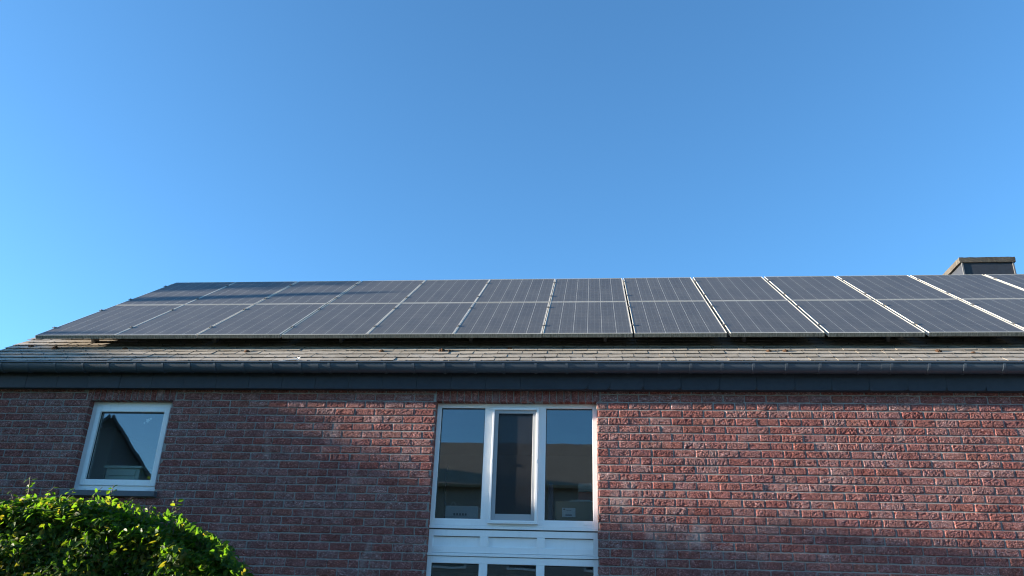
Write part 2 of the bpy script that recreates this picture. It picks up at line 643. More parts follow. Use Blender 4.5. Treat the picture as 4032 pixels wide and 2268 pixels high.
    for (u, v, z0, z1) in rects:
        for (ox0, ox1, oz0, oz1) in OPEN:
            if z1 > oz0 + .01 and z0 < oz1 - .01:
                if abs(v - ox0) < .03:
                    rb.append((ox0 - .06, ox0, z0, z1, 0))
                if abs(u - ox1) < .03:
                    rb.append((ox1, ox1 + .06, z0, z1, 0))
    for (sx0, sx1, sz0, sz1), (ox0, ox1, oz0, oz1) in zip(SOLD, OPEN):
        for (u, v, z0, z1) in rects:
            if z0 >= sz0 and u >= sx0 and v <= sx1 and z1 - z0 > .12:
                rb.append((u, v, oz1 - .0005, oz1 + .03, 1))
    bv_, bf_, bt_ = [], [], []
    for i, (u, v, z0, z1, k) in enumerate(rb):
        bv_.append(np.array([u, YW + .003, z0]) + BOXV * np.array([v - u, .105, z1 - z0]) + rng.uniform(-.0009, .0009, (8, 3)))
        bf_.append(BOXF + 8 * i)
        tv = np.ones((8, 4), np.float32)
        tv[:, 0] = rng.random()
        tv[:, 1] = .1
        tv[:, 2] = .75
        bt_.append(tv)
    out[1] = (np.concatenate([out[1][0]] + bv_), np.concatenate([out[1][1]] + [f + len(out[1][0]) for f in bf_]), np.concatenate([out[1][2]] + bt_))
    base = len(out[0][0])
    verts = np.concatenate([out[0][0], out[1][0]])
    faces = np.concatenate([out[0][1], out[1][1] + base])
    tint = np.concatenate([out[0][2], out[1][2]])
    nb = len(faces)
    # mortar sheet with the two openings left free, and its returns into the reveals
    ym = YW + .0030
    (ax0, ax1, az0, az1), (bx0, bx1, bz0, bz1) = OPEN
    bl = [(XL, ax0, ym, ym + .2, 0, ZT), (ax1, bx0, ym, ym + .2, 0, ZT), (bx1, XR, ym, ym + .2, 0, ZT),
          (ax0, ax1, ym, ym + .2, 0, az0), (ax0, ax1, ym, ym + .2, az1, ZT),
          (bx0, bx1, ym, ym + .2, 0, bz0), (bx0, bx1, ym, ym + .2, bz1, ZT)]
    q = .0015
    bl = [(x0 + q if x0 > XL else x0, x1 - q if x1 < XR else x1, y0, y1, z0, z1) for (x0, x1, y0, y1, z0, z1) in bl[:3]] + \
         [(x0 - .0, x1 + .0, y0 + .0005, y1, z0, z1 - q if z0 == 0 else z1) for (x0, x1, y0, y1, z0, z1) in bl[3:]]
    vs, fs = [], []
    for i, (x0, x1, y0, y1, z0, z1) in enumerate(bl):
        vs.append(np.array([x0, y0, z0]) + BOXV * np.array([x1 - x0, y1 - y0, z1 - z0]))
        fs.append(BOXF + 8 * i + len(verts))
    vv = np.concatenate([verts] + vs)
    ff = np.concatenate([faces] + fs)
    me = np_mesh('wall', vv, ff)
    mi = np.zeros(len(ff), np.int32)
    mi[nb:] = 1
    me.polygons.foreach_set('material_index', mi)
    tt = np.ones((len(vv), 4), np.float32) * .5
    tt[:len(tint)] = tint
    add_attr(me, 'tint', tt)
    # keep the brick arrises crisp
    return link('wall', me, [M_BRICK, M_MORTAR], house)


wall = build_wall()

# roof plane: point q(s) = (y, z) on the panel plane, n its normal
AL = math.radians(34.603)
PY, PZ = 8.436, 4.7126
ca, sa = math.cos(AL), math.sin(AL)


def rp(x, s, off=0.0):
    """x along the eaves, s up the slope, off above the panel plane"""
    return (x, PY + s * ca - off * sa, PZ + s * sa + off * ca)


TOFF = -.19
RS = 4.02                      # ridge
VX = -7.06                     # verge

_, RY, RZ = rp(0, RS, TOFF)
YB = 2 * RY - YW

# side and back walls: plain brick pattern, never faced by the photograph
m_side = mat('side_brick', (.25, .1, .08), .9)
t = NT(m_side)
bt = t.n('ShaderNodeTexBrick')
bt.inputs['Color1'].default_value = (.26, .085, .065, 1)
bt.inputs['Color2'].default_value = (.19, .07, .06, 1)
bt.inputs['Mortar'].default_value = (.33, .32, .3, 1)
bt.inputs['Scale'].default_value = 1
bt.inputs['Mortar Size'].default_value = .006
bt.inputs['Brick Width'].default_value = .2119
bt.inputs['Row Height'].default_value = .0799
mp = t.n('ShaderNodeCombineXYZ')
sx = t.n('ShaderNodeSeparateXYZ')
t.l(t.coord(), sx.inputs[0])
t.l(t.math('ADD', sx.outputs[0], sx.outputs[1]), mp.inputs[0])
t.l(sx.outputs[2], mp.inputs[1])
t.l(mp.outputs[0], bt.inputs['Vector'])
t.l(bt.outputs[0], t.b.inputs['Base Color'])
t.bump(bt.outputs['Fac'], -.5, .008)


def gable(x0, x1):
    ys = [(YW + .03, 0), (YB, 0), (YB, 4.25), (RY, RZ - .06), (YW + .03, 4.25)]
    v = [(x0, y, z) for y, z in ys] + [(x1, y, z) for y, z in ys]
    bm = bmesh.new()
    bv = [bm.verts.new(p) for p in v]
    bm.faces.new(bv[:5][::-1])
    bm.faces.new(bv[5:])
    for i in range(5):
        j = (i + 1) % 5
        bm.faces.new((bv[i], bv[j], bv[5 + j], bv[5 + i]))
    bmesh.ops.recalc_face_normals(bm, faces=bm.faces)
    return bm


bm = gable(XL + .004, XL + .25)
b2 = gable(XR - .25, XR - .004)
me = bpy.data.meshes.new('side_wall')
bm.to_mesh(me)
me2 = bpy.data.meshes.new('side_wall')
b2.to_mesh(me2)
link('side_wall', me, m_side, house)
link('side_wall', me2, m_side, house)
boxes('rear_wall', [(XL + .26, XR - .26, YB - .2, YB - .002, 0, 4.3)], m_side, house, 0)


# slates
def build_roof():
    V, F, T = [], [], []
    n = 0
    ph = [-1.175, -.793, -.404, -.797]
    w_ = .2725
    s_top = -.055
    lows = []
    k = 3
    s = s_top - .1325 * 3
    rows = []
    HK = []
    s = s_top - .1325 * 4
    i = 0
    while s < RS - .06:
        rows.append(s)
        s += .1325
    for r, s0 in enumerate(rows):
        # rows 4,3,2,1 counted from the measured ones
        idx = 4 - r
        if 0 <= idx <= 3:
            p = ph[idx]
        else:
            p = -1.175 + (.136 if r % 2 else 0) + rng.uniform(-.03, .03)
        for j in range(int((VX - p) / w_) - 2, int((XR + .3 - p) / w_) + 2):
            g = rng.uniform(.0012, .0035)
            if rng.random() < .1:
                g = .006
            x0 = max(p + j * w_ + g, VX)
            x1 = min(p + (j + 1) * w_ - g, XR + .25)
            if x1 - x0 < .04:
                continue
            L = .27 if s0 + .27 < RS else RS - s0
            lo = TOFF + .013 + rng.uniform(0, .0035)
            tw = rng.uniform(-.0025, .0025)
            ds = rng.uniform(-.004, .004)
            th = .0035
            b0 = TOFF - .006
            top = [(x0, s0 + ds, lo + tw), (x1, s0 + ds + rng.uniform(-.003, .003), lo - tw), (x1, s0 + L, b0), (x0, s0 + L, b0)]
            vs = [rp(*q) for q in top] + [rp(a, b, c - th) for a, b, c in top]
            V += vs
            F += [(n, n + 1, n + 2, n + 3), (n + 7, n + 6, n + 5, n + 4), (n, n + 4, n + 5, n + 1),
                  (n + 1, n + 5, n + 6, n + 2), (n + 3, n + 2, n + 6, n + 7), (n, n + 3, n + 7, n + 4)]
            tr_ = rng.random()
            T += [(tr_, tr_, tr_, 1)] * 8
            n += 8
            if r < 9:       # slate hook at mid width
                xm = (x0 + x1) / 2
                q = [(xm - .004, s0 - .006, lo + .004), (xm + .004, s0 - .006, lo + .004), (xm + .003, s0 + .012, lo + .003), (xm - .003, s0 + .012, lo + .003)]
                HK.extend(range(len(F), len(F) + 6))
                vs = [rp(*z) for z in q] + [rp(a, b, c - .012) for a, b, c in q]
                V += vs
                F += [(n, n + 1, n + 2, n + 3), (n + 7, n + 6, n + 5, n + 4), (n, n + 4, n + 5, n + 1),
                      (n + 1, n + 5, n + 6, n + 2), (n + 3, n + 2, n + 6, n + 7), (n, n + 3, n + 7, n + 4)]
                T += [(0, 0, 0, 1)] * 8
                n += 8
    # roof deck below the slates, rear slope, verge boards
    d = TOFF - .03

    def slab(p0, p1, p2, p3, th):
        nonlocal n
        a = [Vector(p) for p in (p0, p1, p2, p3)]
        nn = (a[1] - a[0]).cross(a[2] - a[0]).normalized() * th
        vs = [tuple(q) for q in a] + [tuple(q - nn) for q in a]
        V.extend(vs)
        F.extend([(n, n + 1, n + 2, n + 3), (n + 7, n + 6, n + 5, n + 4), (n, n + 4, n + 5, n + 1),
                  (n + 1, n + 5, n + 6, n + 2), (n + 3, n + 2, n + 6, n + 7), (n, n + 3, n + 7, n + 4)])
        T.extend([(.5, .5, .5, 1)] * 8)
        n += 8
    s_e = -.58
    slab(rp(VX + .01, s_e, d + .008), rp(XR + .24, s_e, d + .008), rp(XR + .24, RS - .01, d + .008), rp(VX + .01, RS - .01, d + .008), .05)
    e = rp(VX, -.72, TOFF)
    yb, zb = 2 * RY - e[1], e[2]
    slab((VX, yb, zb), (VX, RY, RZ), (XR + .25, RY, RZ), (XR + .25, yb, zb), -.05)
    me = np_mesh('roof', V, F)
    add_attr(me, 'tint', T)
    mi = np.zeros(len(F), np.int32)
    mi[HK] = 1
    me.polygons.foreach_set('material_index', mi)
    return link('roof', me, [M_TILE, M_CLAMP], house)


roof = build_roof()
# ridge cap: overlapping angle pieces
V, F, T = [], [], []
n = 0
x = VX
while x < XR + .2:
    L = .33
    r = rng.uniform(-.003, .004)
    pr = [(RY - .15, RZ - .075 + r), (RY - .006, RZ + .038 + r), (RY + .006, RZ + .038 + r), (RY + .15, RZ - .075 + r)]
    vs = [(x, y, z) for y, z in pr] + [(x + L + .02, y, z - .006) for y, z in pr] + \
         [(x, y, z - .016) for y, z in pr] + [(x + L + .02, y, z - .022) for y, z in pr]
    V += vs
    for i in range(3):
        F += [(n + i, n + 4 + i, n + 5 + i, n + 1 + i), (n + 8 + i, n + 9 + i, n + 13 + i, n + 12 + i),
              (n + i, n + 1 + i, n + 9 + i, n + 8 + i)]
    F += [(n, n + 8, n + 12, n + 4), (n + 3, n + 7, n + 15, n + 11)]
    tv = rng.random()
    T += [(tv, tv, tv, 1)] * 16
    n += 16
    x += L
me = np_mesh('ridge_cap', V, F)
add_attr(me, 'tint', T)
link('ridge_cap', me, M_TILE, roof)

# fascia: hung slates with clipped lower corners over a board
V, F, T = [], [], []
n = 0
edges = [-.4, -.071, .152, .495, .867, 1.25, 1.616, 1.987, 2.342, 2.702]
x = -.4
left = []
while x > VX:
    x -= .365
    left.append(max(x, VX))
xs = left[::-1] + edges
x = 2.702
while x < XR + .2:
    x += .365
    xs.append(min(x, XR + .25))
for a, b in zip(xs[:-1], xs[1:]):
    if b - a < .03:
        continue
    c = .035 if a > -.65 else .003
    yf = 8.052 + rng.uniform(-.0015, .0015)
    z0, z1 = 3.960, 4.17
    xa, xb = a + .0015, b - .0015
    o = [(xa, z1), (xa, z0 + c * .25), (xa + c * .25, z0), (xb - c, z0), (xb, z0 + c), (xb, z1)]
    tl = .006 if a > -.65 else .0008
    V += [(p, yf - tl * (p - xa) / .36, z) for p, z in o] + [(p, yf + .008, z) for p, z in o]
    tv = rng.random()
    T += [(tv, tv, tv, 1)] * 12
    F.append([n + i for i in range(6)])
    F.append([n + 11 - i for i in range(6)])
    for i in range(6):
        j = (i + 1) % 6
        F.append([n + j, n + i, n + 6 + i, n + 6 + j])
    n += 12
me = bpy.data.meshes.new('fascia')
me.from_pydata(V, [], F)
add_attr(me, 'tint', T)
fas = link('fascia', me, M_FASC, house)
boxes('soffit_board', [(VX + .01, XR + .24, 8.062, 8.20, 3.967, 4.19)], mat('soffit_paint', (.035, .042, .052), .7), house, 0)

# gutter: half round trough with a rolled lip
GC = (7.968, 4.192)
GR = .082


def sweep_profile(pr, x0, x1):
    V = [(x0, y, z) for y, z in pr] + [(x1, y, z) for y, z in pr]
    m_ = len(pr)
    F = [(i, (i + 1) % m_, m_ + (i + 1) % m_, m_ + i) for i in range(m_)]
    return V, F


def gutter_profile(r_out, th, lip=True, a0=-180, a1=0, n_=22):
    outer = [(GC[0] + r_out * math.cos(math.radians(a)), GC[1] + r_out * math.sin(math.radians(a))) for a in np.linspace(a0, a1, n_)]
    inner = [(GC[0] + (r_out - th) * math.cos(math.radians(a)), GC[1] + (r_out - th) * math.sin(math.radians(a))) for a in np.linspace(a1, a0, n_)]
    return outer + inner


V, F = sweep_profile(gutter_profile(GR, .002), VX - .01, XR + .28)
nv = len(V)
lip = [(GC[0] - GR + .011 * math.cos(a) - .004, GC[1] + .007 + .010 * math.sin(a)) for a in np.linspace(0, 2 * PI, 13)[:-1]]
v2, f2 = sweep_profile(lip, VX - .01, XR + .28)
F += [tuple(i + nv for i in q) for q in f2]
V += v2
for ex in (VX - .01, XR + .28):     # end stops
    nv = len(V)
    ring = gutter_profile(GR, .002)[:22]
    V += [(ex, y, z) for y, z in ring] + [(ex + .003, y, z) for y, z in ring]
    F += [(nv + i, nv + i + 1, nv + 21 - i - 1, nv + 21 - i) for i in range(10)]
    F += [(nv + 22 + i, nv + 22 + i + 1, nv + 22 + 21 - i - 1, nv + 22 + 21 - i) for i in range(10)]
me = np_mesh('gutter', V, F, smooth=True)
gut = link('gutter', me, M_ZINC, house)


def gut_band(name, xc, wd, extra, a0=-188, a1=-8):
    V, F = sweep_profile(gutter_profile(GR + extra, extra - .001, a0=a0, a1=a1), xc - wd / 2, xc + wd / 2)
    m_ = len(V) // 2
    for i in range(21):
        F.append((i, m_ - 1 - i, m_ - 2 - i, i + 1))
        F.append((m_ + i, m_ + i + 1, 2 * m_ - 2 - i, 2 * m_ - 1 - i))
    me = np_mesh(name, V, F)
    return link(name, me, M_ZINC, gut)


BX = [-6.77, -6.465, -6.16, -5.837, -5.516, -5.225, -4.919, -4.61, -4.308, -4.028, -3.713, -3.4, -3.087, -2.775, -2.47, -2.178, -1.876, -1.552, -1.234,
      -.934, -.604, -.286, .015, .338, .648, .957, 1.265, 1.571, 1.888, 2.211, 2.582, 2.888, 3.238, 3.569, 3.93, 4.27, 4.6, 4.93, 5.26, 5.6, 5.95, 6.3, 6.65, 7.0, 7.35]
for b in BX:
    gut_band('gutter_bracket', b, .026, .0055)
for b in (-2.93, 2.83):
    gut_band('gutter_sleeve', b, .085, .003)

# ------------------------------------------------------------------ chimney
chim = boxes('chimney', [(5.69, 6.435, 12.02, 12.94, 5.9, 7.185)], M_FASC, house, .003)
NT(M_FASC)
me = chim.data
add_attr(me, 'tint', [(.8, .8, .8, 1)] * len(me.vertices))
# cap with a ragged weathered edge
V, F = [], []
nx_, nz_ = 26, 3
bm = bmesh.new()
bmesh.ops.create_grid(bm, x_segments=28, y_segments=30, size=.5)
bm.free()


def rough_box(name, x0, x1, y0, y1, z0, z1, amp, m, parent, nxx=30, nyy=30, nzz=4):
    bm = bmesh.new()
    bmesh.ops.create_cube(bm, size=1.0)
    bmesh.ops.subdivide_edges(bm, edges=[e for e in bm.edges if abs(e.verts[0].co.x - e.verts[1].co.x) > .5], cuts=nxx)
    bmesh.ops.subdivide_edges(bm, edges=[e for e in bm.edges if abs(e.verts[0].co.y - e.verts[1].co.y) > .5], cuts=nyy)
    bmesh.ops.subdivide_edges(bm, edges=[e for e in bm.edges if abs(e.verts[0].co.z - e.verts[1].co.z) > .5], cuts=nzz)
    for v in bm.verts:
        c = v.co.copy()
        X = x0 + (c.x + .5) * (x1 - x0)
        Y = y0 + (c.y + .5) * (y1 - y0)
        Z = z0 + (c.z + .5) * (z1 - z0)
        a = np.array([X * 31 + Z * 40, Y * 27 + 5, X * 19 + Y * 23]), np.array([Y * 33, Z * 60 + X * 21, Y * 29 - X * 24 + Z * 33])
        d = (vnoise(a[0], a[1], 9) - .5) * 2 * amp
        v.co = Vector((X + d[0], Y + d[1], Z + d[2]))
    me = bpy.data.meshes.new(name)
    bm.to_mesh(me)
    bm.free()
    return link(name, me, m, parent)


rough_box('chimney_cap', 5.65, 6.475, 11.995, 13.0, 7.180, 7.264, .004, M_CONC, chim)
boxes('corner_strip', [(5.676, 5.700, 12.006, 12.018, 6.3, 7.18)], M_LEAD, chim, .001)
boxes('corner_strip', [(6.425, 6.449, 12.006, 12.018, 6.3, 7.18)], M_LEAD, chim, .001)

# ------------------------------------------------------------------ windows
# small window
YF = 8.24
wn1 = boxes('window', frame_boxes(-5.51, -4.548, 2.885, 3.852, .055, .055, .06, .058, YF, YF + .07), M_WHITE, house, .003)
boxes('seal_or_shadow', frame_boxes(-5.4015, -4.6675, 3.0105, 3.7405, .005, .005, .005, .005, YF + .018, YF + .029), mat('seal_rubber', (.02, .02, .022), .6), wn1, 0)
wn1['label'] = 'small square window with a white tilt sash over a dark stone sill'
sash = boxes('sash', frame_boxes(-5.454, -4.604, 2.945, 3.793, .052, .063, .065, .052, YF - .012, YF + .055), M_WHITE, wn1, .006)
boxes('pane', [(-5.403, -4.666, YF + .03, YF + .036, 3.009, 3.742)], M_GLASS, sash, 0)
boxes('sill', [(-5.545, -4.515, 8.085, 8.30, 2.818, 2.874)], M_SILL, wn1, .004)
for x in (-5.395, -4.68):
    boxes('drain_cap', [(x, x + .034, YF - .006, YF + .002, 2.905, 2.917)], M_WHITE, wn1, .001)

# tall window: one frame over two storeys
fb = [(-1.655, -1.610, YF, YF + .07, .62, 3.856), (-.030, .018, YF, YF + .07, .62, 3.856),
      (-1.610, -.030, YF, YF + .07, 3.810, 3.856),
      (-1.610, -.030, YF, YF + .07, 2.616, 2.681),
      (-1.147, -1.060, YF, YF + .07, 2.681, 3.810), (-.583, -.509, YF, YF + .07, 2.681, 3.810)]
wn2 = boxes('window', fb, M_WHITE, house, .003)
wn2['label'] = 'tall three light window with a netted middle light and white panels below'
boxes('transom', [(-1.657, .020, YF - .012, YF + .05, 2.584, 2.614)], M_WHITE, wn2, .003)
boxes('transom', [(-1.657, .020, YF - .012, YF + .05, 2.324, 2.352)], M_WHITE, wn2, .003)
pf = [(-1.610, -.030, YF, YF + .05, 2.513, 2.574), (-1.610, -.030, YF, YF + .05, 2.356, 2.417)]
for a, b in ((-1.610, -1.6095), (-1.140, -1.059), (-.580, -.503)):
    if b - a > .01:
        pf.append((a, b, YF, YF + .05, 2.417, 2.513))
pf.append((-.0305, -.0235, YF, YF + .05, 2.417, 2.513))
spf = boxes('panel_frame', pf, M_WHITE, wn2, .002)
boxes('recessed_panel', [(-1.612, -.022, YF + .026, YF + .04, 2.40, 2.53)], M_WHITE, wn2, .0)
M_SEAL_SHADOW = mat('black_seal_and_shadow', (.02, .02, .022), .6)  # black for the rubber seals and the recess shadow strips
boxes('seal_or_shadow', [(-1.655, .018, YF - .004, YF + .02, 2.5745, 2.5835)], M_SEAL_SHADOW, wn2, 0)
boxes('seal_or_shadow', [(-1.655, .018, YF - .004, YF + .02, 2.3205, 2.3235)], M_SEAL_SHADOW, wn2, 0)
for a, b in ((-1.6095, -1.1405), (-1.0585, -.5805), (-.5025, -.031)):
    boxes('seal_or_shadow', [(a, b, YF + .020, YF + .0255, 2.5085, 2.5128)], M_SEAL_SHADOW, wn2, 0)  # dark strip standing in for the shadow line at each recess top
for (a, b, c, d) in ((-1.610, -1.147, 2.681, 3.810), (-.509, -.030, 2.681, 3.810), (-1.610, -1.141, .70, 2.257), (-1.058, -.583, .70, 2.257), (-.502, -.030, .70, 2.257)):
    boxes('seal_or_shadow', frame_boxes(a + .0005, b - .0005, c + .0005, d - .0005, .005, .005, .005, .005, YF + .02, YF + .031), M_SEAL_SHADOW, wn2, 0)
lf = [(-1.610, -.030, YF, YF + .07, 2.257, 2.320), (-1.141, -1.058, YF, YF + .07, .70, 2.257),
      (-.583, -.502, YF, YF + .07, .70, 2.257), (-1.610, -.030, YF, YF + .07, .62, .70)]
boxes('lower_frame', lf, M_WHITE, wn2, .003)
boxes('sill', [(-1.70, .06, 8.08, 8.30, .56, .618)], M_SILL, wn2, .004)
for a, b in ((-1.614, -1.143), (-.513, -.026)):
    boxes('pane', [(a, b, YF + .032, YF + .038, 2.677, 3.813)], M_GLASS, wn2, 0)
for a, b in ((-1.614, -1.137), (-1.062, -.579), (-.506, -.026)):
    boxes('pane', [(a, b, YF + .032, YF + .038, .69, 2.260)], M_GLASS, wn2, 0)
for x, z in ((-1.545, 2.643), (-.125, 2.640), (-1.552, 2.375), (-.122, 2.366)):
    boxes('drain_cap', [(x, x + .036, YF - .006, YF + .002, z, z + .012)], M_WHITE, wn2, .001)
# sash with the insect screen
scf = boxes('screen_trim', frame_boxes(-1.062, -.582, 2.650, 3.806, .02, .024, .018, .022, YF - .040, YF - .001) +
            [(-1.075, -.572, YF - .044, YF - .001, 2.636, 2.6485)], M_WHITE, wn2, .002)
ms = boxes('screen_sash', frame_boxes(-1.041, -.607, 2.669, 3.783, .040, .036, .062, .036, YF - .022, YF - .004), M_SCREENFR, wn2, .004)
boxes('pane', [(-1.048, -.60, YF + .032, YF + .038, 2.66, 3.80)], M_GLASS, wn2, 0)
m_net = bpy.data.materials.new('insect_net')
m_net.use_nodes = True
t = NT(m_net)
t.b.inputs['Base Color'].default_value = (.018, .019, .022, 1)
t.b.inputs['Roughness'].default_value = .5
tr = t.n('ShaderNodeBsdfTransparent')
mx = t.n('ShaderNodeMixShader')
mx.inputs[0].default_value = .42
t.l(tr.outputs[0], mx.inputs[1])
t.l(t.b.outputs[0], mx.inputs[2])
t.l(mx.outputs[0], t.out.inputs['Surface'])
boxes('insect_net', [(-1.002, -.642, YF - .012, YF - .011, 2.730, 3.748)], m_net, ms, 0)
for x in (-1.052, -.597):
    boxes('latch', [(x - .006, x + .006, YF - .047, YF - .038, 3.235, 3.27)], M_WHITE, scf, .002)

# rooms behind the glass (open towards the windows)


def room(x0, x1, y0, y1, z0, z1):
    th = .05
    return boxes('room_lining', [(x0 - th, x0, y0, y1, z0, z1), (x1, x1 + th, y0, y1, z0, z1), (x0 - th, x1 + th, y1, y1 + th, z0, z1),
                                 (x0 - th, x1 + th, y0, y1, z0 - th, z0), (x0 - th, x1 + th, y0, y1, z1, z1 + th)], M_ROOM, house, 0)


room(-6.5, -3.2, 8.37, 11.6, 2.45, 4.02)
room(-3.05, 1.6, 8.37, 11.6, 2.45, 4.02)
room(-3.05, 1.6, 8.372, 11.0, .1, 2.36)

# ------------------------------------------------------------------ solar panels
gcol = np.array([.028, .002, -.002, .004, .004, -.014, -.032, -.036, -.028, -.007, .011, .026, .044, .05, .055])
GX = [-6.6095 + i * 1.01 + gcol[i] for i in range(15)]
PW, PL_, PT = .99, 1.655, .046


def panel_parts():
    f = .0085
    fr = []
    for (a, b, c, d) in ((0, f, 0, PL_), (PW - f, PW, 0, PL_), (f, PW - f, 0, f), (f, PW - f, PL_ - f, PL_)):
        fr.append((a, b, c, d, -PT, 0))
    vs, fs = [], []
    for i, (x0, x1, y0, y1, z0, z1) in enumerate(fr):
        vs.append(np.array([x0, y0, z0]) + BOXV * np.array([x1 - x0, y1 - y0, z1 - z0]))
        fs.append(BOXF + 8 * i)
    me = np_mesh('frame', np.concatenate(vs), np.concatenate(fs))
    bm = bmesh.new()
    bm.from_mesh(me)
    bmesh.ops.bevel(bm, geom=list(bm.edges), offset=.0012, segments=1, affect='EDGES')
    bm.to_mesh(me)
    bm.free()
    me.materials.append(M_ALU)
    g0, g1, h0, h1 = f - .002, PW - f + .002, f - .002, PL_ - f + .002
    v = [(g0, h0, -.003), (g1, h0, -.003), (g1, h1, -.003), (g0, h1, -.003), (g0, h0, -.008), (g1, h0, -.008), (g1, h1, -.008), (g0, h1, -.008)]
    mc = np_mesh('cells', v, [(0, 1, 2, 3), (7, 6, 5, 4), (0, 4, 5, 1), (1, 5, 6, 2), (2, 6, 7, 3), (3, 7, 4, 0)])
    uvl = mc.uv_layers.new(name='UVMap')
    for lp in mc.loops:
        c = mc.vertices[lp.vertex_index].co
        uvl.data[lp.index].uv = (c.x, c.y)
    mc.materials.append(M_SOLAR)
    cl = []
    for s in (.36, 1.33):
        cl.append((-.013, .012, s - .02, s + .02, -.004, .008))
    vs, fs = [], []
    clm = []
    for s in (.36, 1.33):
        bm = bmesh.new()
        bmesh.ops.create_cube(bm, size=1)
        for v_ in bm.verts:
            v_.co = Vector((v_.co.x * .036 - .006, v_.co.y * .045 + s, v_.co.z * .007 + .004))
        bmesh.ops.bevel(bm, geom=list(bm.edges), offset=.001, segments=1, affect='EDGES')
        r_ = bmesh.ops.create_cone(bm, cap_ends=True, segments=6, radius1=.006, radius2=.006, depth=.008)
        for v_ in r_['verts']:
            v_.co += Vector((-.006, s, .011))
        me3 = bpy.data.meshes.new('clamp')
        bm.to_mesh(me3)
        bm.free()
        me3.materials.append(M_CLAMP)
        clm.append(me3)
    return me, mc, clm


PF, PC, PCL = panel_parts()
ordw = ['first', 'second', 'third', 'fourth', 'fifth', 'sixth', 'seventh', 'eighth', 'ninth', 'tenth', 'eleventh', 'twelfth', 'thirteenth', 'fourteenth']


def panel_label(row, i):
    rw = 'lower' if row == 0 else 'upper'
    if i == 0:
        return ('dusty solar panel at the lower left corner of the array by the roof verge' if row == 0
                else 'solar panel crossed by two blue shadow bands at the upper left corner of the array')
    if row == 1 and i == 11:
        return 'upper row solar panel directly below the left part of the chimney'
    if row == 1 and i == 12:
        return 'upper row solar panel below the right part of the chimney, cut by the photo edge'
    return 'grey framed solar panel, %s from the left verge in the %s row' % (ordw[i], rw)


for row in (0, 1):
    for i in range(13):
        if row == 0 and i > 12:
            continue
        if row == 1 and i > 12:
            continue
        gap = (GX[i + 1] - GX[i] - PW) / 2
        x = GX[i] + gap
        s = 0.0 if row == 0 else PL_ + .02
        e = bpy.data.objects.new('solar_panel', None)
        e.empty_display_size = .1
        e.location = rp(x, s, rng.uniform(-.0015, .0015))
        e.rotation_euler = (AL, 0, 0)
        COL.objects.link(e)
        tag(e, panel_label(row, i), 'solar panel', 'solar panels in two rows on the roof')
        for nm, md in [('frame', PF), ('cells', PC)] + [('clamp', c) for c in PCL]:
            o = bpy.data.objects.new(nm, md)
            o.parent = e
            COL.objects.link(o)

# mounting rails and roof hooks under the panels
for k, s in enumerate((.36, 1.33, 2.03, 3.0)):
    V, F = [], []
    n = 0
    bl = [(-6.5, 6.5, s - .02, s + .02, -PT - .042, -PT - .001)]
    for j in range(8):
        xx = -6.1 + j * 1.55
        bl.append((xx, xx + .04, s - .05, s + .05, TOFF + .005, -PT - .043))
    for (x0, x1, s0, s1, o0, o1) in bl:
        vs = [rp(a, b, c) for c in (o0, o1) for a, b in ((x0, s0), (x1, s0), (x1, s1), (x0, s1))]
        V += vs
        F += [(n, n + 3, n + 2, n + 1), (n + 4, n + 5, n + 6, n + 7), (n, n + 1, n + 5, n + 4), (n + 1, n + 2, n + 6, n + 5),
              (n + 2, n + 3, n + 7, n + 6), (n + 3, n, n + 4, n + 7)]
        n += 8
    o = link('mounting_rail', np_mesh('mounting_rail', V, F), M_CLAMP)
    tag(o, ['lowest mounting rail with hooks in the dark gap under the solar panels',
            'mounting rail under the upper part of the lower panel row',
            'mounting rail hidden under the lower part of the upper panel row',
            'topmost mounting rail hidden under the upper panel row by the ridge'][k], 'mounting rail', 'mounting rails under the solar panels')


# moss lumps on the slates
def moss(x, s, r, label):
    bm = bmesh.new()
    bmesh.ops.create_icosphere(bm, subdivisions=3, radius=1)
    for v in bm.verts:
        c = v.co
        d = 1 + .45 * (vnoise(np.array([c.x * 2.6 + x * 9]), np.array([c.y * 2.6 + c.z * 2]), 4)[0] - .5) + \
            .3 * (vnoise(np.array([c.x * 7 + x * 9]), np.array([c.y * 7 + c.z * 6]), 8)[0] - .5)
        v.co = Vector((c.x * r * 1.25 * d, c.y * r * d, max(c.z, -.5) * r * .75 * d))
    me = bpy.data.meshes.new('moss_clump')
    bm.to_mesh(me)
    bm.free()
    o = link('moss_clump', me, M_MOSS)
    p = rp(x, s, TOFF + .006 + r * .3)
    o.location = p
    o.rotation_euler = (AL, 0, 0)
    tag(o, label, 'moss', 'moss clumps on the roof slates')


MO = [(-6.77, .15, .026, 'moss clump on the slates below the lower left panel corner'),
      (-6.40, .06, .030, 'dark moss clump left of where the gap shadow starts'),
      (-5.50, .03, .024, 'small moss clump in the shadow edge under the first panel'),
      (-3.955, -.095, .026, 'brown moss clump on slates left of the white feather'),
      (-2.385, -.085, .022, 'small rusty moss clump on slates under the fourth panel joint'),
      (-1.70, -.065, .028, 'elongated rusty moss clump on slates above the tall window left side'),
      (-1.62, -.070, .018, 'tiny rusty moss lump touching the elongated clump above the tall window'),
      (-.945, .03, .020, 'moss clump at the shadow line above the tall window'),
      (1.855, -.10, .022, 'left one of the close pair of moss clumps right of the window'),
      (2.03, -.10, .023, 'right one of the close pair of moss clumps right of the window'),
      (3.58, -.115, .025, 'moss clump near the right photo edge, larger of two'),
      (3.905, -.165, .018, 'moss clump near the right photo edge, smaller of two'),
      (4.20, -.50, .018, 'moss clump at the gutter lip on the right photo edge')]
for a in MO:
    moss(*a)

